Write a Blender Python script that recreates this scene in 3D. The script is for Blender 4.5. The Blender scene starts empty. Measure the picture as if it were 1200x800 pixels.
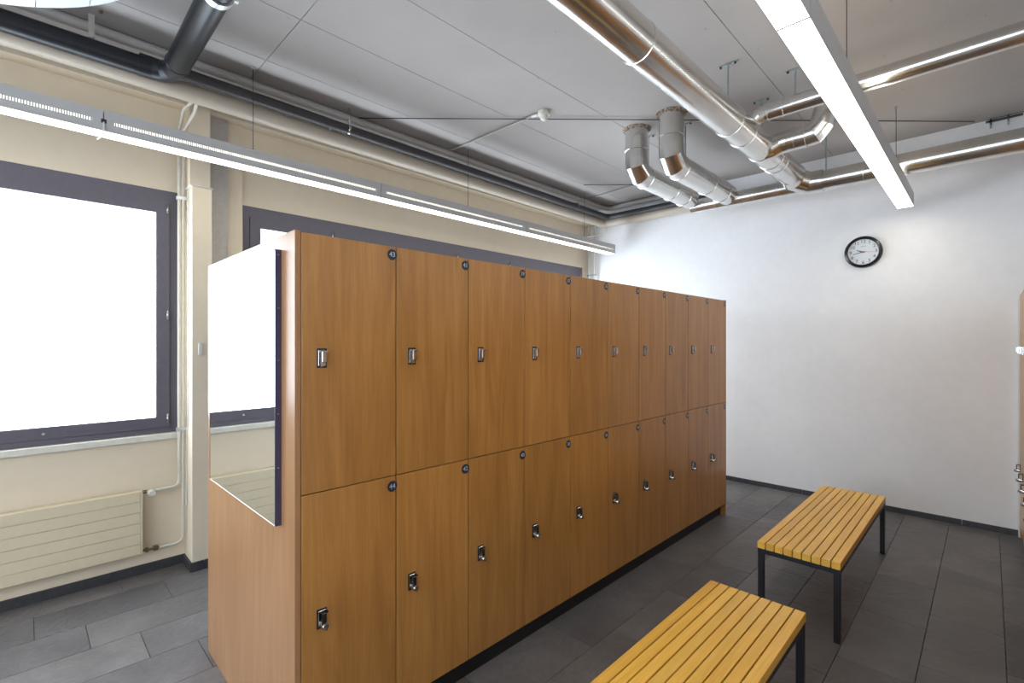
import bpy, bmesh, math, random
from mathutils import Vector, Matrix
random.seed(7)
PI = math.pi
C = bpy.context.scene.collection
scene = bpy.context.scene

# ---------------------------------------------------------------- camera
cd = bpy.data.cameras.new('camera')
cam = bpy.data.objects.new('camera', cd); C.objects.link(cam)
cd.sensor_width = 36.0
cd.lens = 565.5 / 1200 * 36.0
cd.shift_y = 2.2 / 1200
cd.clip_start = 0.02
cam.location = (0, 0, 1.6)
cam.rotation_euler = (PI / 2, 0, math.radians(44.67) - PI / 2)
scene.camera = cam

# ---------------------------------------------------------------- light and exposure
EXPOSURE = 0.36
WINDOW_STRENGTH = 7.0
LAMP_STRENGTH = 3.5
RIGHT_LAMP_STRENGTH = 9.5
w = bpy.data.worlds.new('world'); scene.world = w; w.use_nodes = True
w.node_tree.nodes['Background'].inputs[0].default_value = (0.75, 0.85, 1.0, 1)
w.node_tree.nodes['Background'].inputs[1].default_value = 1.0
scene.view_settings.view_transform = 'Standard'
scene.view_settings.look = 'None'
scene.view_settings.gamma = 1.0
scene.view_settings.use_curve_mapping = False
scene.view_settings.exposure = EXPOSURE


# ---------------------------------------------------------------- materials
class NT:
    def __init__(s, name):
        s.m = bpy.data.materials.new(name); s.m.use_nodes = True
        s.t = s.m.node_tree; s.b = s.t.nodes['Principled BSDF']
    def n(s, typ, **kw):
        nd = s.t.nodes.new(typ)
        for k, v in kw.items():
            if k.startswith('i_'):
                nd.inputs[int(k[2:]) if k[2:].isdigit() else k[2:].replace('_', ' ')].default_value = v
            else:
                setattr(nd, k, v)
        return nd
    def l(s, a, b): s.t.links.new(a, b)
    def ramp(s, fac, stops):
        r = s.n('ShaderNodeValToRGB')
        e = r.color_ramp.elements
        e[0].position, e[0].color = stops[0][0], (*stops[0][1], 1)
        e[1].position, e[1].color = stops[-1][0], (*stops[-1][1], 1)
        for p, c in stops[1:-1]:
            q = e.new(p); q.color = (*c, 1)
        s.l(fac, r.inputs[0]); return r.outputs[0]
    def coords(s, scale=(1, 1, 1), obj=False, rnd=0.0):
        tc = s.n('ShaderNodeTexCoord') if obj else s.n('ShaderNodeNewGeometry')
        out = tc.outputs['Object'] if obj else tc.outputs['Position']
        mp = s.n('ShaderNodeMapping'); mp.inputs['Scale'].default_value = scale
        if rnd:
            oi = s.n('ShaderNodeObjectInfo')
            mul = s.n('ShaderNodeMath', operation='MULTIPLY', i_1=rnd); s.l(oi.outputs['Random'], mul.inputs[0])
            add = s.n('ShaderNodeVectorMath', operation='ADD'); s.l(out, add.inputs[0]); s.l(mul.outputs[0], add.inputs[1])
            out = add.outputs[0]
        s.l(out, mp.inputs['Vector']); return mp.outputs[0]
    def noise(s, vec, scale, detail=4, rough=0.55, dist=0.0):
        nz = s.n('ShaderNodeTexNoise', i_Scale=scale, i_Detail=detail, i_Roughness=rough, i_Distortion=dist)
        s.l(vec, nz.inputs['Vector']); return nz.outputs['Fac']
    def bump(s, h, strength=0.2, dist=0.01):
        b = s.n('ShaderNodeBump', i_Strength=strength, i_Distance=dist)
        s.l(h, b.inputs['Height']); s.l(b.outputs[0], s.b.inputs['Normal'])
    def mix(s, fac, a, b, mode='MIX'):
        x = s.n('ShaderNodeMix', data_type='RGBA', blend_type=mode)
        for sock, v in ((x.inputs[0], fac), (x.inputs[6], a), (x.inputs[7], b)):
            if hasattr(v, 'links'): s.l(v, sock)
            else: sock.default_value = v if isinstance(v, (int, float)) else (*v, 1)
        return x.outputs[2]


def plain(name, col, rough=0.5, metal=0.0, nscale=30, var=0.06, bump=0.0, spec=0.5, bscale=200):
    k = NT(name)
    v = k.coords()
    f = k.noise(v, nscale, 3)
    lo = tuple(c * (1 - var) for c in col); hi = tuple(min(1, c * (1 + var)) for c in col)
    k.l(k.ramp(f, [(0.3, lo), (0.7, hi)]), k.b.inputs['Base Color'])
    k.b.inputs['Roughness'].default_value = rough
    k.b.inputs['Metallic'].default_value = metal
    k.b.inputs['Specular IOR Level'].default_value = spec
    if bump:
        k.bump(k.noise(v, bscale, 2), bump, 0.002)
    return k.m


def emis(name, col, strength, rough=0.5):
    k = NT(name)
    k.b.inputs['Base Color'].default_value = (*[c * 0.8 for c in col], 1)
    k.b.inputs['Emission Color'].default_value = (*col, 1)
    k.b.inputs['Emission Strength'].default_value = strength
    k.b.inputs['Roughness'].default_value = rough
    return k.m


def wood(name, dark, mid, light, rough, scale=(9, 9, 0.7), grain=(160, 160, 4), rnd=30.0, bump=0.03, spec=0.5, obj=False):
    k = NT(name)
    v = k.coords(scale, obj, rnd)
    a = k.noise(v, 1.0, 5, 0.6, 1.8)
    g = k.noise(k.coords(grain, obj, rnd), 1.0, 4, 0.6)
    col = k.ramp(a, [(0.28, dark), (0.5, mid), (0.72, light)])
    gc = k.ramp(g, [(0.3, (0.88, 0.87, 0.86)), (0.65, (1.03, 1.03, 1.03))])
    oi = k.n('ShaderNodeObjectInfo')
    rc = k.ramp(oi.outputs['Random'], [(0.0, (0.93, 0.93, 0.93)), (1.0, (1.05, 1.03, 1.0))])
    c = k.mix(1.0, col, gc, 'MULTIPLY')
    c = k.mix(1.0, c, rc, 'MULTIPLY')
    k.l(c, k.b.inputs['Base Color'])
    k.b.inputs['Roughness'].default_value = rough
    k.b.inputs['Specular IOR Level'].default_value = spec
    if bump: k.bump(g, bump, 0.001)
    return k.m


def wall_mat(name, col, var=0.04):
    k = NT(name)
    v = k.coords()
    a = k.noise(v, 1.1, 4)
    b = k.noise(v, 14.0, 4)
    f = k.n('ShaderNodeMath', operation='MULTIPLY_ADD', i_1=0.4); k.l(b, f.inputs[0]); k.l(a, f.inputs[2])
    lo = tuple(c * (1 - var) for c in col); hi = tuple(min(1, c * (1 + var)) for c in col)
    k.l(k.ramp(f.outputs[0], [(0.5, lo), (0.9, hi)]), k.b.inputs['Base Color'])
    k.b.inputs['Roughness'].default_value = 0.75
    k.b.inputs['Specular IOR Level'].default_value = 0.25
    k.bump(k.noise(v, 160, 3), 0.12, 0.002)
    return k.m


def ceiling_mat():
    k = NT('painted_concrete')
    v = k.coords()
    a = k.noise(v, 0.9, 5)
    base = k.ramp(a, [(0.3, (0.36, 0.338, 0.325)), (0.7, (0.43, 0.405, 0.388))])
    sp = k.noise(k.coords((5, 9, 5)), 3.2, 6, 0.7)
    sm = k.ramp(sp, [(0.655, (0, 0, 0)), (0.72, (1, 1, 1))])
    c = k.mix(sm, base, (0.26, 0.24, 0.22))
    k.l(c, k.b.inputs['Base Color'])
    k.b.inputs['Roughness'].default_value = 0.8
    k.b.inputs['Specular IOR Level'].default_value = 0.2
    k.bump(k.noise(v, 60, 5), 0.25, 0.004)
    return k.m


def slate_mat():
    k = NT('slate_tile')
    v = k.coords((1, 1, 1), False, 13.0)
    a = k.noise(v, 1.8, 5, 0.6, 0.5)
    b = k.noise(v, 16, 5, 0.65, 1.5)
    f = k.n('ShaderNodeMath', operation='MULTIPLY_ADD', i_1=0.5); k.l(b, f.inputs[0]); k.l(a, f.inputs[2])
    col = k.ramp(f.outputs[0], [(0.5, (0.096, 0.089, 0.090)), (0.75, (0.128, 0.119, 0.120)), (0.95, (0.165, 0.154, 0.155))])
    oi = k.n('ShaderNodeObjectInfo')
    rc = k.ramp(oi.outputs['Random'], [(0.0, (0.86, 0.87, 0.89)), (1.0, (1.12, 1.10, 1.06))])
    k.l(k.mix(1.0, col, rc, 'MULTIPLY'), k.b.inputs['Base Color'])
    k.b.inputs['Specular IOR Level'].default_value = 0.20
    rr = k.ramp(b, [(0.3, (0.30,) * 3), (0.7, (0.48,) * 3)])
    k.l(rr, k.b.inputs['Roughness'])
    vor = k.noise(v, 5.0, 6, 0.62, 2.0)
    k.bump(vor, 0.6, 0.016)
    return k.m


def duct_mat():
    k = NT('galvanised_sheet')
    v = k.coords()
    a = k.noise(v, 6, 3)
    k.l(k.ramp(a, [(0.3, (0.66, 0.65, 0.63)), (0.7, (0.76, 0.75, 0.73))]), k.b.inputs['Base Color'])
    k.l(k.ramp(a, [(0.3, (0.20,) * 3), (0.7, (0.25,) * 3)]), k.b.inputs['Roughness'])
    k.b.inputs['Metallic'].default_value = 1.0
    return k.m


def plaster_edge_mat():
    k = NT('rough_mortar')
    v = k.coords()
    a = k.noise(v, 45, 5, 0.7)
    k.l(k.ramp(a, [(0.35, (0.07, 0.04, 0.025)), (0.5, (0.32, 0.24, 0.17)), (0.7, (0.55, 0.50, 0.44))]), k.b.inputs['Base Color'])
    k.b.inputs['Roughness'].default_value = 0.95
    k.bump(a, 1.0, 0.02)
    return k.m


M = dict(
    wall_far=wall_mat('white_wall_paint', (0.82, 0.82, 0.83)),
    wall_win=wall_mat('warm_lit_cream_paint', (0.80, 0.69, 0.535)),  # cream tone partly stands for warm lamp and bounce light on this wall
    ceiling=ceiling_mat(),
    slab=plain('concrete_slab', (0.22, 0.21, 0.20), 0.9),
    grout=plain('dark_grout', (0.085, 0.08, 0.078), 0.9),
    slate=slate_mat(),
    skirting=plain('slate_skirting', (0.050, 0.050, 0.056), 0.45, var=0.15),
    frame=plain('anthracite_lacquer', (0.125, 0.115, 0.145), 0.4, var=0.04),
    frame_dark=plain('dark_gasket', (0.03, 0.03, 0.035), 0.6),
    pane=emis('frosted_daylit_pane', (0.80, 0.90, 1.0), WINDOW_STRENGTH, 0.3),
    sill=plain('sill_paint', (0.72, 0.70, 0.62), 0.4),
    radiator=plain('cream_enamel', (0.74, 0.65, 0.46), 0.35, var=0.02),
    cream_pipe=plain('cream_pipe_paint', (0.46, 0.40, 0.325), 0.4, var=0.03),
    white_pipe=plain('white_pipe_paint', (0.66, 0.62, 0.54), 0.4, var=0.03),
    grey_pipe=plain('grey_pipe_paint', (0.42, 0.40, 0.38), 0.5, var=0.04),
    black_pipe=plain('black_plastic_pipe', (0.010, 0.012, 0.017), 0.38, var=0.1),
    dgrey_pipe=plain('dark_grey_pipe', (0.035, 0.033, 0.035), 0.45, var=0.08),
    duct=duct_mat(),
    seam=plain('bright_seam', (0.80, 0.79, 0.77), 0.25, 1.0),
    steel=plain('zinc_steel', (0.42, 0.50, 0.52), 0.35, 0.9, var=0.1),
    chrome=plain('chrome', (0.52, 0.51, 0.50), 0.22, 1.0, var=0.02),
    dark_metal=plain('dark_metal', (0.05, 0.05, 0.055), 0.3, 0.8),
    mortar=plaster_edge_mat(),
    lamp_body=plain('lamp_grey_enamel', (0.52, 0.52, 0.52), 0.45, 0.0, var=0.02),
    lamp_glow=emis('opal_diffuser', (1.0, 0.94, 0.79), LAMP_STRENGTH),
    added_uplight=emis('added_uplight_glow', (1.0, 0.93, 0.80), 6.0),  # glow of the strip added on the right lamp to brighten the ceiling
    lamp_slot=emis('louvre_glow', (1.0, 0.98, 0.90), 1.5),
    lamp_glow_bright=emis('opal_diffuser_bright', (1.0, 0.945, 0.81), RIGHT_LAMP_STRENGTH),
    locker=wood('locker_laminate', (0.325, 0.145, 0.037), (0.405, 0.190, 0.050), (0.48, 0.240, 0.070), 0.28, spec=0.6, bump=0.02),
    endpanel=wood('end_panel_laminate', (0.33, 0.170, 0.082), (0.37, 0.200, 0.100), (0.42, 0.232, 0.120), 0.30, spec=0.17, bump=0.0),
    carcass=plain('dark_gap', (0.02, 0.014, 0.01), 0.8),
    plinth=plain('black_plinth', (0.010, 0.010, 0.012), 0.5),
    bench=wood('oiled_slats', (0.78, 0.43, 0.060), (0.86, 0.50, 0.080), (0.90, 0.56, 0.12), 0.38, (0.9, 12, 12), (6, 190, 190), 11.0, 0.05),
    black_frame=plain('black_powder_coat', (0.012, 0.012, 0.016), 0.4),
    mirror=plain('silvered_glass', (0.93, 0.95, 0.95), 0.0, 1.0, var=0.0),
    mirror_edge=plain('blue_black_edging', (0.050, 0.045, 0.10), 0.35),
    badge=plain('dark_blue_badge', (0.012, 0.018, 0.035), 0.35),
    digits=plain('pale_digits', (0.45, 0.55, 0.68), 0.5),
    clock_black=plain('black_clock_rim', (0.010, 0.010, 0.014), 0.25),
    clock_face=plain('clock_dial', (0.68, 0.71, 0.74), 0.35, var=0.01),
    clock_ink=plain('clock_ink', (0.02, 0.02, 0.03), 0.5),
    clock_red=plain('clock_red_hand', (0.30, 0.06, 0.05), 0.4),
    white_plastic=plain('white_plastic', (0.72, 0.71, 0.66), 0.35, var=0.02),
    disc=plain('pale_disc_panels', (0.56, 0.59, 0.61), 0.5, var=0.03),
    silver=plain('silver_collar', (0.72, 0.76, 0.78), 0.3, 0.7),
    brass=plain('tarnished_brass', (0.22, 0.17, 0.10), 0.4, 0.8),
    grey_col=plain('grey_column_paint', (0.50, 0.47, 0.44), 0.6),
)


# ---------------------------------------------------------------- mesh helpers
def B(): return bmesh.new()

def add_box(bm, x0, x1, y0, y1, z0, z1, bevel=0.0):
    r = bmesh.ops.create_cube(bm, size=1)
    vs = r['verts']
    for v in vs:
        v.co = Vector(((x0 + x1) / 2 + v.co.x * (x1 - x0), (y0 + y1) / 2 + v.co.y * (y1 - y0), (z0 + z1) / 2 + v.co.z * (z1 - z0)))
    if bevel:
        es = list({e for v in vs for e in v.link_edges})
        bmesh.ops.bevel(bm, geom=es, offset=bevel, segments=1, affect='EDGES', profile=0.5)
    return bm

def box(*a, bevel=0.0): return add_box(B(), *a, bevel=bevel)

def frame_ring(p, q):
    t = (q - p).normalized()
    up = Vector((0, 0, 1)) if abs(t.z) < 0.95 else Vector((1, 0, 0))
    a = t.cross(up).normalized(); return t, a, a.cross(t).normalized()

def add_tube(bm, path, r, n=24, caps=True, sharp=False):
    """tube along a polyline with mitred joints; sharp=True gives every segment its own rings (gored elbows)"""
    P = [Vector(p) for p in path]
    t0, a0, b0 = frame_ring(P[0], P[1])
    rings = []
    base = [(math.cos(2 * PI * i / n), math.sin(2 * PI * i / n)) for i in range(n)]
    cur = [P[0] + (a0 * c + b0 * s) * r for c, s in base]
    rings.append(cur)
    for i in range(1, len(P)):
        d = (P[i] - P[i - 1]).normalized()
        if i < len(P) - 1:
            d2 = (P[i + 1] - P[i]).normalized(); nrm = (d + d2).normalized()
        else:
            nrm = d
        nxt = []
        for v in cur:
            t = (P[i] - v).dot(nrm) / d.dot(nrm)
            nxt.append(v + d * t)
        rings.append(nxt); cur = nxt
    def mk(ring): return [bm.verts.new(v) for v in ring]
    prev = mk(rings[0]); first = prev
    for k in range(1, len(rings)):
        nx = mk(rings[k])
        for i in range(n):
            f = bm.faces.new((prev[i], prev[(i + 1) % n], nx[(i + 1) % n], nx[i])); f.smooth = True
        last = nx
        prev = mk(rings[k]) if (sharp and k < len(rings) - 1) else nx
    if caps:
        bm.faces.new(list(reversed(first))); bm.faces.new(last)
    return bm

def tube(path, r, n=24, caps=True, sharp=False): return add_tube(B(), path, r, n, caps, sharp)

def bend(p0, p1, p2, rad, seg=5):
    """points rounding corner p1"""
    p0, p1, p2 = Vector(p0), Vector(p1), Vector(p2)
    a = (p0 - p1).normalized(); b = (p2 - p1).normalized()
    ang = a.angle(b); d = rad / math.tan(ang / 2)
    s = p1 + a * d; e = p1 + b * d
    c = p1 + (a + b).normalized() * (rad / math.sin(ang / 2))
    out = []
    u = s - c; w_ = e - c; tot = u.angle(w_)
    for i in range(seg + 1):
        t = i / seg
        out.append(c + (u * math.sin((1 - t) * tot) + w_ * math.sin(t * tot)) / math.sin(tot))
    return out

def smooth_path(pts, rad, seg=5):
    out = [Vector(pts[0])]
    for i in range(1, len(pts) - 1): out += bend(pts[i - 1], pts[i], pts[i + 1], rad, seg)
    return out + [Vector(pts[-1])]

def add_ring(bm, p, axis, r, w_=0.008, h=0.004, n=32):
    """raised bead round a duct"""
    p = Vector(p); t = Vector(axis).normalized()
    up = Vector((0, 0, 1)) if abs(t.z) < 0.95 else Vector((1, 0, 0))
    a = t.cross(up).normalized(); b = a.cross(t).normalized()
    prof = [(-w_ / 2, r - 0.001), (-w_ / 4, r + h), (w_ / 4, r + h), (w_ / 2, r - 0.001)]
    rows = []
    for s, rr in prof:
        rows.append([bm.verts.new(p + t * s + (a * math.cos(2 * PI * i / n) + b * math.sin(2 * PI * i / n)) * rr) for i in range(n)])
    for k in range(3):
        for i in range(n):
            f = bm.faces.new((rows[k][i], rows[k][(i + 1) % n], rows[k + 1][(i + 1) % n], rows[k + 1][i])); f.smooth = True
    return bm

def add_lathe(bm, prof, origin, axis='z', n=32):
    """prof: list of (radius, height)"""
    o = Vector(origin); rows = []
    for r, hh in prof:
        row = []
        for i in range(n if r > 1e-6 else 1):
            a = 2 * PI * i / n; c, s = math.cos(a) * r, math.sin(a) * r
            if axis == 'z': v = Vector((c, s, hh))
            elif axis == 'x': v = Vector((hh, c, s))
            else: v = Vector((c, hh, s))
            row.append(bm.verts.new(o + v))
        rows.append(row)
    for k in range(len(rows) - 1):
        a, b = rows[k], rows[k + 1]
        for i in range(n):
            j = (i + 1) % n
            try:
                if len(a) == 1 and len(b) == 1: break
                if len(a) == 1: f = bm.faces.new((a[0], b[j], b[i]))
                elif len(b) == 1: f = bm.faces.new((a[i], a[j], b[0]))
                else: f = bm.faces.new((a[i], a[j], b[j], b[i]))
                f.smooth = True
            except ValueError: pass
    bmesh.ops.recalc_face_normals(bm, faces=bm.faces)
    return bm

def lathe(*a, **k): return add_lathe(B(), *a, **k)

def obj(name, bm, mat, parent=None, autosmooth=False):
    """link a bmesh given in world coordinates (before any rotation of the parent) as one object"""
    bm.normal_update()
    for e in bm.edges:
        if len(e.link_faces) == 2 and e.calc_face_angle(0) > 0.6: e.smooth = False
    me = bpy.data.meshes.new(name)
    bm.to_mesh(me); bm.free()
    me.materials.append(M[mat])
    o = bpy.data.objects.new(name, me); C.objects.link(o)
    if parent is not None:
        off = Vector((0, 0, 0)); p = parent
        while p is not None:
            off += p.location; p = p.parent
        me.transform(Matrix.Translation(-off))
        o.parent = parent
    return o

def tag(o, label=None, cat=None, group=None, kind=None):
    if label: o['label'] = label
    if cat: o['category'] = cat
    if group: o['group'] = group
    if kind: o['kind'] = kind
    return o

def thing(name, loc, label=None, cat=None, group=None, kind=None):
    o = bpy.data.objects.new(name, None); C.objects.link(o); o.location = loc
    o.empty_display_size = 0.1
    return tag(o, label, cat, group, kind)

def copy_tree(o, parent=None):
    c = o.copy(); C.objects.link(c); c.parent = parent
    for ch in list(o.children): copy_tree(ch, c)
    return c

def text_mesh(s, size, depth=0.0008):
    cu = bpy.data.curves.new('t', 'FONT'); cu.body = s; cu.size = size
    cu.align_x = 'CENTER'; cu.align_y = 'CENTER'; cu.extrude = depth / 2; cu.resolution_u = 2
    ob = bpy.data.objects.new('t', cu); C.objects.link(ob)
    dg = bpy.context.evaluated_depsgraph_get()
    me = bpy.data.meshes.new_from_object(ob.evaluated_get(dg))
    bpy.data.objects.remove(ob); bpy.data.curves.remove(cu)
    bm = B(); bm.from_mesh(me); bpy.data.meshes.remove(me)
    return bm

# ================================================================ room shell
XF, XB, YL, YR, ZC = 5.81, -3.5, 4.19, -0.76, 3.51
struct = dict(kind='structure')

floor = tag(obj('floor', box(XB, XF, YR, YL + .3, -0.12, -0.012), 'grout'), kind='structure')
tile_cache = {}
for n in range(-3, 14):
    y0 = max(-0.061 + 0.31 * n, YR); y1 = min(-0.061 + 0.31 * (n + 1), YL)
    if y1 - y0 < 0.02: continue
    offx = (0.247 + (11 - n) * 0.2067) % 0.62 - 0.62 * 8
    x = offx
    while x < XF:
        x0, x1 = max(x, XB), min(x + 0.62, XF)
        x += 0.62
        if x1 - x0 < 0.02: continue
        key = (round(x1 - x0, 3), round(y1 - y0, 3))
        g = 0.0012
        if key not in tile_cache:
            hx, hy = key[0] / 2 - g, key[1] / 2 - g
            bm = box(-hx, hx, -hy, hy, -0.012, 0, bevel=0.0015)
            me = bpy.data.meshes.new('tile'); bm.to_mesh(me); bm.free(); me.materials.append(M['slate'])
            tile_cache[key] = me
        t = bpy.data.objects.new('tile', tile_cache[key]); C.objects.link(t); t.parent = floor
        t.location = ((x0 + x1) / 2, (y0 + y1) / 2, random.uniform(-0.0004, 0.0))

ceil = tag(obj('ceiling', box(XB, XF + .15, YR - .1, YL + .3, ZC + 0.02, ZC + 0.15), 'slab'), kind='structure')
ys = [YR, 1.13, 1.715, 2.30, 2.89, 3.47, YL]
for i in range(len(ys) - 1):
    for (xa, xb) in ((XB, -1.2), (-1.2, 1.15), (1.15, XF)):
        obj('ceiling_panel', box(xa + .002, xb - .002, ys[i] + .002, ys[i + 1] - .002, ZC, ZC + 0.021), 'ceiling', ceil)

tag(obj('wall_far', box(XF, XF + 0.15, YR - .1, YL + 0.3, -0.1, ZC + .02), 'wall_far'), kind='structure')
bm = box(XB - 0.15, XB, YR - .1, YL + 0.3, -0.1, 0.95)
add_box(bm, XB - 0.15, XB, YR - .1, YL + 0.3, 2.70, ZC + .02)
add_box(bm, XB - 0.15, XB, YR - .1, -0.2, 0.95, 2.70); add_box(bm, XB - 0.15, XB, 2.6, YL + .3, 0.95, 2.70)
tag(obj('wall_back', bm, 'wall_far'), kind='structure')
w3 = thing('added_fill_window', (XB, 1.6, .95), kind='structure')  # made-up window behind the camera, added to lift the light in the room
bm = B()
for (ya, yb_, za, zb_) in ((-.2, -.12, .95, 2.7), (2.52, 2.6, .95, 2.7), (1.16, 1.24, .95, 2.7), (-.12, 2.52, .95, 1.05), (-.12, 2.52, 2.58, 2.7)):
    add_box(bm, XB - .07, XB - .005, ya, yb_, za, zb_)
obj('window_frame', bm, 'frame', w3)
for (ya, yb_) in ((-.118, 1.158), (1.242, 2.518)):
    obj('pane', box(XB - .05, XB - .044, ya, yb_, 1.052, 2.578), 'pane', w3)
tag(obj('wall_right', box(XB, XF, YR - 0.15, YR, -0.1, ZC + .02), 'wall_far'), kind='structure')
W1, W2 = (-2.9, 0.788), (1.214, 5.687)
Z0, Z1 = 0.965, 2.692
bm = B()
add_box(bm, XB, XF, YL, YL + .3, -0.1, Z0 - .02); add_box(bm, XB, XF, YL, YL + .3, Z1, ZC + .02)
add_box(bm, XB, W1[0], YL, YL + .3, Z0 - .02, Z1); add_box(bm, W1[1], W2[0], YL, YL + .3, Z0 - .02, Z1)
add_box(bm, W2[1], XF, YL, YL + .3, Z0 - .02, Z1)
tag(obj('wall_left', bm, 'wall_win'), kind='structure')

# beam under the ceiling along the window wall
tag(obj('trim_1', box(XB, XF, 4.075, YL, 3.30, ZC), 'wall_win'), kind='structure')

# column between the windows: core, boxing in front, grey face at its side
bm = box(0.828, 0.954, 4.03, YL, 2.712, 3.30)
tag(obj('trim_2', bm, 'wall_win'), kind='structure')
bm = box(0.828, 0.950, 3.972, YL, 0.0, 2.706, bevel=0.003)
tag(obj('trim_3', bm, 'wall_win'), kind='structure')
tag(obj('trim_4', box(0.9505, 1.094, 4.13, YL, 0.0, 3.30), 'grey_col'), kind='structure')
tag(obj('trim_5', box(1.0945, 1.205, 4.165, YL, 0.0, 3.30), 'wall_win'), kind='structure')
# chamfered cap of the boxing
bm = box(0.815, 0.957, 3.962, 4.15, 2.704, 2.712, bevel=0.002)
tag(obj('trim_6', bm, 'white_plastic'), kind='structure')

# skirting
sk = 0.064
bmr = tag(obj('baseboard_left', box(XB, 0.828, YL - .012, YL, 0, sk), 'skirting'), kind='structure')
for k, a in enumerate([(0.816, 0.828, 3.960, YL - .012, 0, sk), (0.828, 0.9, 3.960, 3.972, 0, sk), (0.9035, 0.96, 3.960, 3.972, 0, sk),
                       (0.96, 5.81, YL - .075, YL - .062, 0, sk)]):
    obj('baseboard_tile', box(*a), 'skirting', bmr)
bf = thing('baseboard_far', (XF, 1.5, 0), kind='structure')
y = YR
for y1 in (-0.7, 0.17, 0.79, 1.41, 1.65, 2.27, 2.89, 3.51, 4.13):
    if y1 > y + .02: obj('baseboard_tile', box(XF - .011, XF, y + .0015, min(y1, YL) - .0015, 0, 0.050, bevel=.001), 'skirting', bf)
    y = y1

# ---------------------------------------------------------------- windows
def window(name, x0, x1, z0, z1, marks, lbevel):
    w_ = thing(name, ((x0 + x1) / 2, YL, z0), kind='structure')
    yf, yb = YL + 0.004, YL + 0.07
    fw = 0.05; top = 0.085
    bm = B()
    add_box(bm, x0, x0 + fw * lbevel, yf, yb, z0, z1); add_box(bm, x1 - fw, x1, yf, yb, z0, z1)
    add_box(bm, x0 + fw * lbevel, x1 - fw, yf, yb, z1 - top, z1); add_box(bm, x0 + fw * lbevel, x1 - fw, yf, yb, z0, z0 + 0.035)
    obj('window_frame', bm, 'frame', w_)
    ends = [x0 + fw * lbevel] + marks + [x1 - fw]
    for i in range(len(ends) - 1):
        a, b = ends[i] + .003, ends[i + 1] - .003
        la = 0.012 if (i == 0 and lbevel < 1) else 0.078
        sy0, sy1 = YL - 0.006, YL + 0.05
        s0, s1 = z0 + 0.037, z1 - top - .002
        bm = B()
        add_box(bm, a, a + la, sy0, sy1, s0, s1); add_box(bm, b - 0.078, b, sy0, sy1, s0, s1)
        add_box(bm, a + la, b - 0.078, sy0, sy1, s1 - 0.078, s1); add_box(bm, a + la, b - .078, sy0, sy1, s0, s0 + .075)
        so = obj('sash', bm, 'frame', w_)
        bm = box(a + la, b - 0.078, YL + 0.016, YL + 0.022, s0 + .075, s1 - 0.078)
        obj('pane', bm, 'pane', so)
        for hz in (s0 + .06, (s0 + s1) / 2, s1 - .045):
            obj('hinge', tube([(b - .012, sy0 - .008, hz - .035), (b - .012, sy0 - .008, hz + .035)], .0065, 10), 'chrome', so)
        if i == len(ends) - 2:
            for kx in (b - 0.65,):
                obj('cap', lathe([(0, -.004), (.008, -.004), (.009, 0)], (kx, sy0, s0 + .035), 'y', 12), 'chrome', so)
    obj('window_sill', box(x0 - .0, x1 + .0, YL - 0.035, YL + 0.07, z0 - 0.047, z0 - 0.003, bevel=.004), 'sill', w_)
    return w_
window('window_1', W1[0], W1[1], Z0, Z1, [-1.3], 1.0)
window('window_2', W2[0], W2[1], Z0, Z1, [1.958, 3.39, 4.209], 1.0)

# ================================================================ locker bank
def make_lock(parent, x, z, kind, yf):
    """hasp lock: chrome plate, bent latch with a lip, dark or chrome knob; on a door whose front is yf"""
    obj('lock_surround', box(x - .019, x + .019, yf - .002, yf, z - .038, z + .034, bevel=.0008), 'dark_metal', parent)
    obj('lock_plate', box(x - .0135, x + .0150, yf - .0045, yf - .002, z - .031, z + .027, bevel=.001), 'chrome', parent)
    bm = B()
    add_box(bm, x - .008, x + .017, yf - .020, yf - .0035, z + .020, z + .025)
    add_box(bm, x - .009, x + .008, yf - .026, yf - .020, z - .018, z + .025, bevel=.002)
    obj('lock_latch', bm, 'dark_metal' if kind == 'low' else 'chrome', parent)
    bm = B()
    if kind == 'low':
        add_lathe(bm, [(0, -.032), (.010, -.032), (.0125, -.028), (.0125, -.004)], (x + .002, yf, z - .024), 'y', 20)
        add_box(bm, x + .001, x + .003, yf - .040, yf - .032, z - .034, z - .016)
    else:
        add_lathe(bm, [(0, -.012), (.007, -.012), (.008, -.010), (.008, -.003)], (x - .003, yf, z - .026), 'y', 16)
        add_box(bm, x - .012, x - .008, yf - .020, yf - .0035, z - .030, z + .020)
    obj('lock_cylinder', bm, 'chrome', parent)

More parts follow.
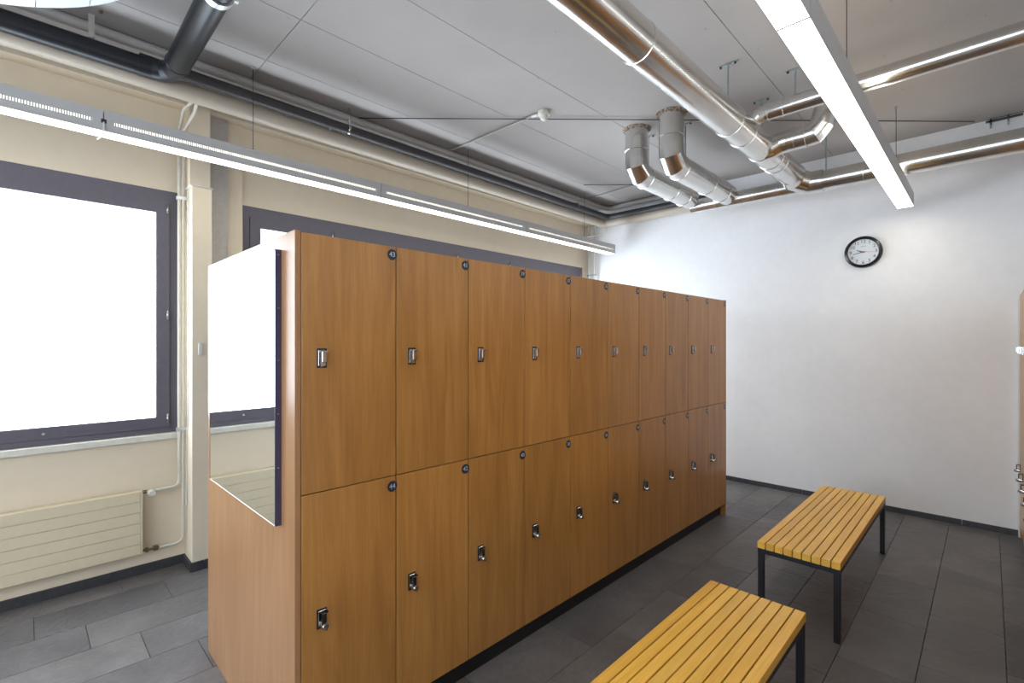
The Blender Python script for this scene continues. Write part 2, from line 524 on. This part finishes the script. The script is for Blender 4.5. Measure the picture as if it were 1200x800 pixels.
def make_bank(name, label, x0, yf, numbers, locks=True, depth=1.143, ncol=10):
    pitch = 0.390; H = 2.003; tk = 0.020
    x1 = x0 + tk + ncol * pitch + 0.018
    t = thing(name, ((x0 + x1) / 2, yf + depth / 2, 0), label, 'locker', 'locker banks of the changing room')
    ep = obj('end_panel', box(x0, x0 + tk, yf, yf + depth, 0.002, H, bevel=.0008), 'endpanel', t)
    obj('end_panel', box(x1 - .018, x1, yf, yf + depth, 0.0, H, bevel=.0008), 'locker', t)
    obj('body', box(x0 + tk, x1 - .018, yf + .0215, yf + depth - .002, .107, H - .006), 'carcass', t)
    obj('top_panel', box(x0 + tk, x1 - .018, yf + .0212, yf + depth, H - .0058, H - .001), 'endpanel', t)
    obj('plinth', box(x0 + tk, x1 - .018, yf + .045, yf + depth - .045, 0, .106), 'plinth', t)
    for c in range(ncol):
        for row in (0, 1):
            a = x0 + tk + c * pitch + .0023; b = a + pitch - .0046
            z0, z1 = ((1.0565, 1.998) if row == 0 else (.108, 1.0525))
            d = obj('door', box(a, b, yf, yf + .019, z0, z1, bevel=.0008), 'locker', t)
            make_lock(d, a + .076 - .0018, 1.548 if row == 0 else 0.592, 'up' if row == 0 else 'low', yf)
            if numbers:
                cx, cz = a + .3695, (1.965 if row == 0 else 1.012)
                obj('number_badge', lathe([(0, -.0012), (.0222, -.0012), (.0225, 0)], (cx, yf, cz), 'y', 28), 'badge', d)
                bm = text_mesh(str(numbers[c] + row), 0.028, .0006)
                bm.transform(Matrix.Translation((cx, yf - .0016, cz)) @ Matrix.Rotation(PI / 2, 4, 'X'))
                obj('number', bm, 'digits', d)
    return t

bank = make_bank('locker_bank', 'long free-standing oak-look locker island with numbered doors, mirror on its end', 0.674, 1.7467,
                 [43 - 2 * i for i in range(10)])
bank2 = make_bank('locker_bank', 'second locker bank against the right-hand wall, only its far edge in view', -9.0, 20.0, None, depth=.56)
bank2.rotation_euler = (0, 0, PI)
bank2.location = (5.77 - 3.938 / 2, -0.182 - .28, 0)
obj('filler_strip', box(XF - .038, XF - .003, -.195, -.172, 0, 2.003), 'white_plastic', None).name = 'filler_strip'
fs = bpy.data.objects['filler_strip']
tag(fs, 'narrow white filler strip standing in the corner where far wall meets right-hand lockers', 'filler strip')

# mirror on the near end panel
mt = thing('mirror', (0.663, 2.318, 0.924), 'tall mirror with blue-black screwed edging on the pale end of the locker island', 'mirror')
obj('mirror_glass', box(0.652, 0.6695, 1.876, 2.760, .927, 1.945), 'mirror', mt)
obj('edge_strip', box(0.651, 0.674, 1.873, 1.8755, .924, 1.948), 'mirror_edge', mt)
obj('edge_strip', box(0.651, 0.674, 2.7605, 2.763, .924, 1.948), 'mirror_edge', mt)
obj('edge_strip', box(0.651, 0.674, 1.8756, 2.7604, .9235, .9265), 'silver', mt)
obj('edge_strip', box(0.651, 0.674, 1.8756, 2.7604, 1.9455, 1.948), 'mirror_edge', mt)
for z in (1.928, 1.73, 1.537, 1.338, 1.139, 0.942):
    obj('screw', lathe([(0, -.0015), (.0028, -.0012), (.0032, 0)], (0.663, 1.873, z), 'y', 10), 'chrome', mt)

# ================================================================ benches
def make_bench(name, x0, label, y0=0.560, y1=0.972, L=1.575):
    cx = x0 + L / 2; cy = (y0 + y1) / 2
    t = thing(name, (cx, cy, 0), label, 'bench', 'slatted benches beside the lockers')
    H, th, leg = 0.434, 0.038, 0.030
    n = 9; gap = .0055; sw = (y1 - y0 - gap * (n - 1)) / n
    for i in range(n):
        a = y0 + i * (sw + gap)
        obj('slat', box(x0, x0 + L, a, a + sw, H - th, H, bevel=.0012), 'bench', t)
    zf = H - th - .0005
    bm = B()
    add_box(bm, x0 + .002, x0 + L - .002, y0 + .002, y0 + .002 + leg, zf - .026, zf)
    add_box(bm, x0 + .002, x0 + L - .002, y1 - .002 - leg, y1 - .002, zf - .026, zf)
    for xx in (x0 + .002, x0 + L / 2 - leg / 2, x0 + L - .002 - leg):
        add_box(bm, xx, xx + leg, y0 + .002 + leg, y1 - .002 - leg, zf - .026, zf)
    obj('frame', bm, 'black_frame', t)
    for xx in (x0 + .002, x0 + L - .002 - leg):
        for yy in (y0 + .002, y1 - .002 - leg):
            obj('leg', box(xx, xx + leg, yy, yy + leg, 0.001, zf - .026, bevel=.001), 'black_frame', t)
    return t
b1 = make_bench('bench', 3.042, 'far slatted wooden bench on black steel legs, standing whole before the white wall')
b2 = copy_tree(b1); b2.location.x = 2.382 - 1.575 / 2; b2.location.y += .004
b2['label'] = 'near slatted wooden bench on black steel legs, cut off by the lower photo edge'

# ================================================================ clock
ck = thing('wall_clock', (XF - .02, 0.878, 2.496), 'round black-rimmed clock with white dial hanging on the far white wall', 'clock')
cy_, cz_ = 0.878, 2.496
obj('rim', lathe([(.124, -.030), (.128, -.038), (.138, -.042), (.150, -.036), (.155, -.022), (.154, 0), (.12, 0)], (XF - .001, cy_, cz_), 'x', 56), 'clock_black', ck)
obj('dial', lathe([(0, -.022), (.127, -.022), (.127, -.002)], (XF, cy_, cz_), 'x', 56), 'clock_face', ck)
def place_yz(bm, y, z, x, rot=0):
    # text plane XY -> faces -X; reading direction is -Y
    m = Matrix(((0, 0, -1, x), (-1, 0, 0, y), (0, 1, 0, z), (0, 0, 0, 1)))
    bm.transform(m @ Matrix.Rotation(rot, 4, 'Z')); return bm
for h in range(1, 13):
    a = 2 * PI * h / 12
    bm = text_mesh(str(h), 0.044, .001)
    place_yz(bm, cy_ - math.sin(a) * .102, cz_ + math.cos(a) * .102, XF - .0230)
    obj('numeral', bm, 'clock_ink', ck)
def hand(ang, length, tail, w0, w1, x, mat, name):
    a = math.radians(ang); d = Vector((0, -math.sin(a), math.cos(a))); s = Vector((0, math.cos(a), math.sin(a)))
    c = Vector((x, cy_, cz_)); bm = B()
    pts = [c - d * tail + s * w0, c - d * tail - s * w0, c + d * length - s * w1, c + d * length + s * w1]
    lo = [bm.verts.new(p) for p in pts]; hi = [bm.verts.new(p + Vector((-.0015, 0, 0))) for p in pts]
    bm.faces.new(lo); bm.faces.new(list(reversed(hi)))
    for i in range(4): bm.faces.new((lo[i], lo[(i + 1) % 4], hi[(i + 1) % 4], hi[i]))
    bmesh.ops.recalc_face_normals(bm, faces=bm.faces)
    obj(name, bm, mat, ck)
hand(291.5, .055, .012, .0045, .0035, XF - .024, 'clock_ink', 'hour_hand')
hand(258, .085, .015, .0035, .0022, XF - .026, 'clock_ink', 'minute_hand')
hand(96, .085, .025, .0016, .0010, XF - .028, 'clock_red', 'second_hand')
obj('hub', lathe([(0, -.031), (.006, -.031), (.007, -.022)], (XF, cy_, cz_), 'x', 16), 'clock_red', ck)
obj('maker_mark', box(XF - .0232, XF - .0222, cy_ - .022, cy_ + .022, cz_ + .052, cz_ + .057), 'grey_pipe', ck)

# ================================================================ lamps
def make_lamp(name, yc, zb, label, glow):
    xs = [-3.18, -1.43, 0.317, 2.070, 3.822, 5.572]
    wd, ht = 0.059, 0.120
    t = thing(name, ((xs[0] + xs[-1]) / 2, yc, zb), label, 'lamp', 'long pendant light strips')
    for i in range(5):
        a, b = xs[i] + .0025, xs[i + 1] - .0025
        bm = B()
        # side walls with a slot, top, ends
        for s in (-1, 1):
            y0, y1 = sorted((yc + s * wd, yc + s * (wd - .003)))
            add_box(bm, a, b, y0, y1, zb + .001, zb + .044)
            if glow == 'lamp_glow_bright': add_box(bm, a + .045, b - .045, y0, y1, zb + .044, zb + .062)
            add_box(bm, a, b, y0, y1, zb + .062, zb + ht)
            add_box(bm, a, a + .045, y0, y1, zb + .044, zb + .062); add_box(bm, b - .045, b, y0, y1, zb + .044, zb + .062)
        add_box(bm, a, b, yc - wd + .003, yc + wd - .003, zb + ht - .003, zb + ht)
        add_box(bm, a, a + .003, yc - wd + .003, yc + wd - .003, zb + .001, zb + ht - .003)
        add_box(bm, b - .003, b, yc - wd + .003, yc + wd - .003, zb + .001, zb + ht - .003)
        hs = obj('housing', bm, 'lamp_body', t)
        obj('diffuser', box(a + .004, b - .004, yc - wd + .0035, yc + wd - .0035, zb + .0015, zb + .006), glow, hs)
        if glow == 'lamp_glow': obj('tube_glow', box(a + .046, b - .046, yc - wd + .014, yc + wd - .014, zb + .038, zb + .070), 'lamp_slot', hs)
        if glow == 'lamp_glow_bright':
            obj('added_top_strip', box(a + .1, b - .1, yc - .035, yc + .035, zb + ht + .0005, zb + ht + .004), 'added_uplight', hs)  # added glowing strip, lifts the ceiling on the right
        if glow == 'lamp_glow_bright': continue
        bm = B()
        nfin = 150
        for k in range(nfin):
            xx = a + .045 + (b - a - .09) * (k + .5) / nfin
            for s in (-1, 1):
                y0, y1 = sorted((yc + s * (wd - .0005), yc + s * (wd - .0025)))
                add_box(bm, xx - .0034, xx + .0034, y0, y1, zb + .044, zb + .062)
        tag(obj('louvre', bm, 'lamp_body', hs), kind='stuff')
    for x in (1.115, 3.05, 4.955, -0.82):
        wv = tube([(x, yc, zb + ht - .002), (x, yc, ZC - .002)], .0022, 8)
        wo = obj('suspension_wire', wv, 'dark_metal', t)
        obj('wire_grip', lathe([(.0015, .03), (.005, .022), (.006, 0)], (x, yc, zb + ht), 'z', 12), 'dark_metal', wo)
        obj('ceiling_anchor', lathe([(0, -.012), (.006, -.012), (.013, -.003), (.014, 0)], (x, yc, ZC - .001), 'z', 14), 'grey_pipe', wo)
    return t
L1 = make_lamp('pendant_lamp', 3.62, 2.80, 'long lit pendant light strip running along the window wall', 'lamp_glow')
L2 = make_lamp('pendant_lamp', 0.534, 2.82, 'long lit pendant light strip overhead on the right, above the benches', 'lamp_glow_bright')
# little connector with white lead hanging from the window-side lamp
bm = box(.306, .330, 3.5595, 3.5605, 2.845, 2.868)
obj('connector', bm, 'frame_dark', L1)
obj('lead', tube(smooth_path([(.318, 3.558, 2.85), (.318, 3.552, 2.80), (.316, 3.60, 2.785), (.300, 3.68, 2.785)], .012, 3), .004, 8), 'white_plastic', L1)

# ================================================================ ducts
def duct_thing(loc, label): return thing('ventilation_duct', loc, label, 'duct', 'silver ventilation ducts')
def seg(t, a, b, r, name='duct_section'): return obj(name, tube([a, b], r, 40, True), 'duct', t)
def ring(t, p, ax, r): return obj('seam_ring', add_ring(B(), p, ax, r, .010, .0045, 40), 'seam', t)

# main duct
YM, ZM, RM = 1.27, 3.127, 0.103
d1 = duct_thing((1.7, YM, ZM), 'thickest silver duct running diagonally overhead towards the far wall')
for a, b in ((-3.49, -0.2), (-0.2, 2.19), (2.19, 3.40), (3.40, 3.66), (3.66, 4.93)):
    seg(d1, (a, YM, ZM), (b, YM, ZM), RM)
for x in (-0.2, 2.19, 3.40, 3.66, 4.05, 4.30, 4.42): ring(d1, (x, YM, ZM), (1, 0, 0), RM)
obj('duct_elbow', tube([(4.86, YM, ZM - .002), (4.955, YM - .004, ZM - .03), (5.028, YM - .10, 3.057), (5.03, YM - .22, 3.055)], .099, 40, True, True), 'duct', d1)

# wall duct
d2 = duct_thing((5.03, 0.2, 3.055), 'silver duct running across just in front of the far wall, furthest of the ducts')
seg(d2, (5.03, 1.07, 3.055), (5.03, .62, 3.055), .088); seg(d2, (5.03, .62, 3.055), (5.03, YR, 3.055), .087)
seg(d2, (5.03, 1.15, 3.05), (5.03, 2.26, 3.055), .070)
for yv in (1.06, .755): ring(d2, (5.03, yv, 3.055), (0, 1, 0), .088)
for yv in (1.42, 1.63, 1.72, 2.0): ring(d2, (5.03, yv, 3.053), (0, 1, 0), .070)

# two drops from the ceiling
def drop(x, y, z, r, xe, label):
    t = duct_thing((x, y, z), label)
    seg(t, (x, y, ZC), (x, y, 3.315), r); seg(t, (x, y, 3.315), (x, y, 3.235), r * .985)
    R = .09
    pts = [(x, y, 3.27)]
    c = Vector((x + R + .02, y, z + R + .02))
    rad = R + .02
    pl = [Vector((x, y, 3.245))]
    for a in (22, 68):
        aa = math.radians(a); pl.append(c + Vector((-math.cos(aa), 0, -math.sin(aa))) * rad * 1.02)
    pl.append(Vector((c.x + .03, y, z)))
    pl[0].z = max(pl[0].z, pl[1].z + .03)
    obj('duct_elbow', tube(pl, r * 1.0, 40, True, True), 'duct', t)
    seg(t, (c.x + .02, y, z), (xe - .16, y, z), r); seg(t, (xe - .16, y, z), (xe, y, z), r * .99)
    ring(t, (x, y, 3.315), (0, 0, 1), r); ring(t, (c.x + .03, y, z), (1, 0, 0), r)
    ring(t, ((c.x + xe) / 2 + .05, y, z), (1, 0, 0), r); ring(t, (xe - .16, y, z), (1, 0, 0), r)
    # ragged mortar round the hole
    bm = B(); n = 36; rows = []
    for (rr, zz) in ((r - .002, -.020), (r + .008, -.016), (r + .020, -.003), (r + .022, .002)):
        row = []
        for i in range(n):
            a = 2 * PI * i / n
            j = random.uniform(-.006, .008)
            row.append(bm.verts.new((x + math.cos(a) * (rr + (j if rr > r else 0)), y + math.sin(a) * (rr + (j if rr > r else 0)), ZC + zz + (random.uniform(-.007, .006) if zz < -.001 else 0))))
        rows.append(row)
    for k in range(3):
        for i in range(n): bm.faces.new((rows[k][i], rows[k][(i + 1) % n], rows[k + 1][(i + 1) % n], rows[k + 1][i]))
    obj('mortar_collar', bm, 'mortar', t)
    return t
drop(3.85, 2.24, 3.118, .100, 4.92, 'left one of the two silver ducts dropping from the ceiling and bending away')
drop(3.785, 1.88, 3.096, .101, 4.99, 'right one of the two silver ducts dropping from the ceiling, nearer the thick duct')

# branch duct above
XC_, ZCd, RC_ = 3.77, 3.265, 0.061
d5 = duct_thing((XC_, .3, ZCd), 'thin silver branch duct high on the right, crossing above the light strip')
seg(d5, (XC_, 1.16, ZCd), (XC_, .45, ZCd), RC_); seg(d5, (XC_, .45, ZCd), (XC_, YR, ZCd), RC_)
obj('duct_elbow', tube([(XC_, 1.15, ZCd), (XC_, 1.19, ZCd - .004), (XC_, 1.225, ZCd - .035), (XC_, 1.235, ZCd - .09)], RC_ * .98, 32, True, True), 'duct', d5)
for yv in (1.13, 1.03): ring(d5, (XC_, yv, ZCd), (0, 1, 0), RC_)
# lower loop
d6 = duct_thing((4.09, 1.0, 3.13), 'short silver duct loop leaving the side of the thick duct and turning upwards')
obj('duct_elbow', tube([(4.06, 1.25, 3.10), (4.07, 1.20, 3.108), (4.085, 1.15, 3.135), (4.09, 1.10, 3.14)], .081, 36, True, True), 'duct', d6)
seg(d6, (4.09, 1.11, 3.14), (4.09, .96, 3.14), .080)
obj('duct_elbow', tube([(4.09, .965, 3.14), (4.09, .915, 3.145), (4.09, .865, 3.20), (4.09, .835, 3.32), (4.09, .83, 3.50)], .080, 36, True, True), 'duct', d6)
for yv in (1.04, .965): ring(d6, (4.09, yv, 3.14), (0, 1, 0), .080)

# threaded rods with T brackets that carry the ducts
def hanger(x, y, zb, label):
    t = thing('duct_hanger', (x, y, ZC), label, 'hanger', 'threaded duct hangers')
    bm = B()
    add_box(bm, x - .011, x + .011, y - .062, y + .062, ZC - .006, ZC - .001)
    add_box(bm, x - .013, x + .013, y - .016, y + .016, ZC - .013, ZC - .006)
    obj('bracket', bm, 'steel', t)
    for s in (-1, 1): obj('bolt', lathe([(0, -.016), (.007, -.016), (.008, -.006)], (x, y + s * .048, ZC), 'z', 6), 'dark_metal', t)
    bm = tube([(x, y, ZC - .01), (x, y, zb)], .0065, 12)
    obj('rod', bm, 'steel', t)
hanger(3.385, 1.27, 3.23, 'zinc duct hanger nearest the camera, left of the light strip')
hanger(4.068, 1.272, 3.23, 'zinc duct hanger beside the thin branch duct')
hanger(4.058, 2.24, 3.212, 'zinc duct hanger right behind the left ceiling drop')
hanger(4.048, 1.88, 3.195, 'zinc duct hanger right behind the right ceiling drop')
hanger(5.028, 1.033, 3.142, 'zinc duct hanger over the far duct, left of the light strip')
hanger(3.770, .957, 3.325, 'zinc duct hanger half hidden by the light strip, over the thin branch duct')
t = thing('rod_bracket', (5.79, -.03, ZC), 'small dark bracket with two pins under the ceiling at the right edge', 'bracket')
obj('bracket', box(5.775, 5.805, -.20, .02, 3.484, 3.494), 'dark_metal', t)
for yv in (-.01, -.115): obj('pin', tube([(5.79, yv, 3.484), (5.79, yv, 3.43)], .007, 10), 'steel', t)
for yv in (-.01, -.115): obj('screw', tube([(5.79, yv, 3.494), (5.79, yv, ZC - .001)], .006, 8), 'dark_metal', t)

# ================================================================ wall pipes
def pipe_thing(name, loc, label, cat='pipe'): return thing(name, loc, label, cat)
# grey conduit tight under the ceiling
t = pipe_thing('grey_pipe', (1, 3.79, 3.47), 'grey painted pipe tight under the ceiling above the black pipe')
obj('pipe_run', tube(smooth_path([(XB + .004, 3.79, 3.472), (5.72, 3.79, 3.472), (5.72, 2.72, 3.472), (XF - .002, 2.63, 3.472)], .09), .031, 24), 'grey_pipe', t)
# thin dark pipe from elbow to the corner and along the far wall
t = pipe_thing('drain_pipe', (3, 3.72, 3.34), 'thin dark grey drain pipe running along the window side into the far corner')
obj('pipe_run', tube(smooth_path([(.50, 3.72, 3.350), (5.62, 3.72, 3.325), (5.62, 2.22, 3.306), (XF - .002, 2.12, 3.306)], .09, 6), .038, 28), 'dgrey_pipe', t)
for x in (1.703, 1.861, 4.60, 4.934):
    if x in (1.703, 4.60):
        obj('bolt', lathe([(0, -.062), (.007, -.062), (.008, -.03)], (x, 3.715, 3.345), 'z', 8), 'chrome', t)
    else:
        c = obj('pipe_clamp', add_ring(B(), (x, 3.72, 3.343), (1, 0, 0), .035, .028, .005, 28), 'chrome', t)
        obj('clamp_rod', tube([(x, 3.70, 3.37), (x, 3.70, ZC - .001)], .006, 10), 'steel', t)
for p in ((5.62, 3.2, 3.321), (5.62, 3.05, 3.319)): obj('pipe_socket', add_ring(B(), p, (0, 1, 0), .035, .02, .004, 28), 'dgrey_pipe', t)
# thick black pipe and its branch
t = pipe_thing('drain_pipe', (-.5, 3.72, 3.31), 'thick black drain pipe in the upper left with an elbow and silver collar')
obj('pipe_run', tube([(XB + .004, 3.72, 3.310), (.30, 3.72, 3.312), (.50, 3.72, 3.312)], .058, 32), 'black_pipe', t)
obj('pipe_elbow', tube([(.49, 3.72, 3.312), (.565, 3.718, 3.312), (.62, 3.695, 3.312), (.652, 3.645, 3.312), (.665, 3.58, 3.312), (.665, 3.52, 3.312)], .061, 32, True, True), 'black_pipe', t)
obj('pipe_branch', tube([(.665, 3.56, 3.312), (.668, 2.70, 3.325)], .066, 32), 'black_pipe', t)
obj('pipe_socket', add_ring(B(), (.665, 3.53, 3.312), (0, 1, 0), .066, .02, .004, 32), 'black_pipe', t)
obj('collar', tube([(.668, 2.715, 3.325), (.668, 2.675, 3.325)], .073, 32), 'silver', t)
obj('pipe_branch', tube([(.668, 2.68, 3.325), (.672, 2.4, 3.335), (.672, YR, 3.34)], .064, 32), 'black_pipe', t)
obj('collar_bolt', box(.742, .762, 2.685, 2.705, 3.315, 3.335), 'silver', t)
bm = box(.262, .290, 3.700, 3.706, 3.369, ZC - .001)
add_box(bm, .262, .290, 3.70, 3.74, 3.3685, 3.373)
obj('strap', bm, 'grey_pipe', t)
obj('bolt', lathe([(0, -.014), (.008, -.014), (.010, 0)], (.31, 3.63, ZC), 'z', 8), 'brass', t)
# large cream heating pipe
t = pipe_thing('heating_pipe', (1, 3.83, 3.29), 'large cream painted pipe below the black pipe along window wall and far wall')
obj('pipe_run', tube(smooth_path([(XB + .004, 3.83, 3.302), (5.70, 3.83, 3.270), (5.70, YR + .004, 3.235)], .10, 6), .060, 32), 'cream_pipe', t)

# vertical heating pipes beside the window
t = pipe_thing('riser_pipes', (.79, 4.13, 1.6), 'pair of thin cream riser pipes between the left window and the column')
obj('pipe_run', tube(smooth_path([(.835, 3.86, 3.25), (.833, 3.93, 3.20), (.80, 4.11, 3.11), (.806, 4.125, 2.9), (.806, 4.125, .175), (.665, 4.125, .175)], .05, 5), .0105, 14), 'white_pipe', t)
obj('pipe_run', tube(smooth_path([(.812, 3.90, 3.26), (.79, 4.02, 3.24), (.782, 4.125, 3.14), (.782, 4.125, .583), (.66, 4.125, .580)], .04, 5), .0105, 14), 'white_pipe', t)
for z in (2.64, .985):
    bm = box(.765, .825, 4.111, 4.115, z - .012, z + .012)
    add_box(bm, .765, .825, 4.136, 4.140, z - .012, z + .012); add_box(bm, .79, .80, 4.14, YL - .0005, z - .005, z + .005)
    obj('pipe_clip', bm, 'silver', t)
# small white cable loop by the column
tag(obj('cable', tube(smooth_path([(.822, 4.06, 2.70), (.822, 4.06, 1.05), (.822, 4.085, .98), (.822, 4.10, .45), (.822, 4.12, .43), (.822, 4.15, .43)], .012, 3), .004, 8), 'white_plastic'),
    'thin white cable running down the side of the boxed column', 'cable')
# hook-shaped conduit in the far corner and riser pipes
tag(obj('conduit', tube(smooth_path([(5.72, 3.80, 3.24), (5.72, 3.80, 3.14), (5.60, 4.10, 3.10), (5.60, 4.14, 3.10)], .04, 4), .009, 12), 'white_pipe'),
    'short white hooked conduit below the cream pipe in the far corner', 'conduit')
t = pipe_thing('corner_pipes', (5.74, 4.08, 1.6), 'pair of thin white riser pipes in the far corner behind the lockers')
for (px_, py_) in ((5.735, 4.10), (5.745, 4.02)):
    obj('pipe_run', tube([(px_, py_, .02), (px_, py_, 3.29)], .012, 12), 'white_pipe', t)
bm = box(5.72, 5.76, 3.99, 4.13, 2.57, 2.585); obj('pipe_clip', bm, 'steel', t)

# thin rods stretched diagonally under the ceiling, and surface conduits
tag(obj('tension_rod', tube([(1.905, 3.84, 3.492), (5.70, 0.09, 3.492)], .0042, 8), 'dark_metal'),
    'long thin dark rod crossing the whole ceiling behind the ducts', 'rod')
tag(obj('tension_rod', tube([(4.70, 3.44, 3.492), (5.70, 2.43, 3.492)], .0042, 8), 'dark_metal'),
    'short thin dark rod under the ceiling near the far corner', 'rod')
tag(obj('conduit', tube([(2.955, 3.86, 3.498), (2.985, 2.70, 3.498)], .0085, 12), 'grey_pipe'),
    'grey surface conduit on the ceiling leading to the smoke detector', 'conduit')
tag(obj('conduit', tube([(5.23, 3.90, 3.498), (5.10, 2.55, 3.498)], .0085, 12), 'grey_pipe'),
    'grey surface conduit on the ceiling ending behind the left ceiling drop', 'conduit')
sd = thing('smoke_detector', (3.02, 2.615, ZC), 'small white domed smoke detector on the ceiling left of the ducts', 'smoke detector')
obj('base', lathe([(0, -.030), (.045, -.030), (.050, -.026), (.052, 0)], (3.02, 2.615, ZC), 'z', 28), 'white_plastic', sd)
obj('dome', lathe([(0, -.072), (.018, -.069), (.030, -.058), (.036, -.042), (.037, -.030)], (3.02, 2.615, ZC), 'z', 28), 'white_plastic', sd)
obj('gland', tube([(2.984, 2.715, 3.495), (2.995, 2.66, 3.495)], .013, 12), 'white_plastic', sd)

# radiator
rd = thing('radiator', (-.35, 4.14, .16), 'flat cream panel radiator with horizontal grooves under the left window', 'radiator')
RX0, RX1, RZ0, RZ1 = -1.35, .571, .163, .592
for i in range(6):
    z0 = RZ0 + (RZ1 - RZ0) * i / 6; z1 = RZ0 + (RZ1 - RZ0) * (i + 1) / 6
    bm = box(RX0, RX1 - .012, 4.108, 4.122, z0 + .0012, z1 - .0012, bevel=.0018)
    obj('front_panel', bm, 'radiator', rd)
obj('body', box(RX0, RX1, 4.116, 4.168, RZ0, RZ1, bevel=.003), 'radiator', rd)
obj('edge_panel', box(RX1 - .0105, RX1, 4.1085, 4.117, RZ0, RZ1, bevel=.001), 'radiator', rd)
obj('wall_bracket', box(.2, .24, 4.168, YL - .0005, .2, .55), 'radiator', rd)
v = obj('valve', tube([(.571, 4.14, .578), (.598, 4.135, .578)], .011, 14), 'brass', rd)
obj('thermostat_knob', lathe([(0, -.048), (.018, -.048), (.021, -.043), (.023, -.010), (.018, 0), (0, 0)], (.622, 4.135, .570), 'y', 24), 'white_plastic', v)
obj('valve_body', tube([(.598, 4.135, .575), (.672, 4.128, .580)], .009, 12), 'white_plastic', v)
bm = tube([(.571, 4.13, .178), (.665, 4.126, .176)], .008, 12)
add_box(bm, .585, .605, 4.112, 4.145, .165, .190, bevel=.003); add_box(bm, .630, .660, 4.112, 4.145, .163, .193, bevel=.003)
obj('return_valve', bm, 'brass', rd)

# door contact box on the column
tag(obj('sensor_box', box(.864, .888, 3.955, 3.9715, 1.517, 1.602, bevel=.003), 'white_plastic'),
    'small white sensor box on the front of the boxed column', 'sensor')

# round suspended panel in the upper left corner
rp = thing('round_panel', (-.5, 1.79, 2.8), 'large round pale panel hanging under the ceiling in the upper left corner', 'ceiling panel')
Rr = .824; cx, cyy = -.501, 1.792
xs = [cx - Rr] + [0.029 + .135 * k for k in range(-9, 3)] 
xs = [x for x in xs if abs(x - cx) <= Rr] + [cx + Rr]
for i in range(len(xs) - 1):
    a, b = xs[i] + .001, xs[i + 1] - .001
    top = []; N = 6
    for k in range(N + 1):
        x = a + (b - a) * k / N; hy = math.sqrt(max(0.0001, Rr * Rr - (x - cx) ** 2)); top.append((x, hy))
    pts = [(x, cyy + h_) for x, h_ in top] + [(x, cyy - h_) for x, h_ in reversed(top)]
    bm = B()
    lo = [bm.verts.new((x, y_, 2.80)) for x, y_ in pts]; hi = [bm.verts.new((x, y_, 2.835)) for x, y_ in pts]
    bm.faces.new(list(reversed(lo))); bm.faces.new(hi)
    for k in range(len(pts)): 
        j = (k + 1) % len(pts); bm.faces.new((lo[k], lo[j], hi[j], hi[k]))
    bmesh.ops.recalc_face_normals(bm, faces=bm.faces)
    obj('panel_strip', bm, 'disc', rp)
for (x, y_) in ((-.95, 1.4), (-.1, 1.4), (-.95, 2.2), (-.1, 2.2)):
    obj('suspension_wire', tube([(x, y_, 2.83), (x, y_, ZC - .003)], .002, 8), 'steel', rp)
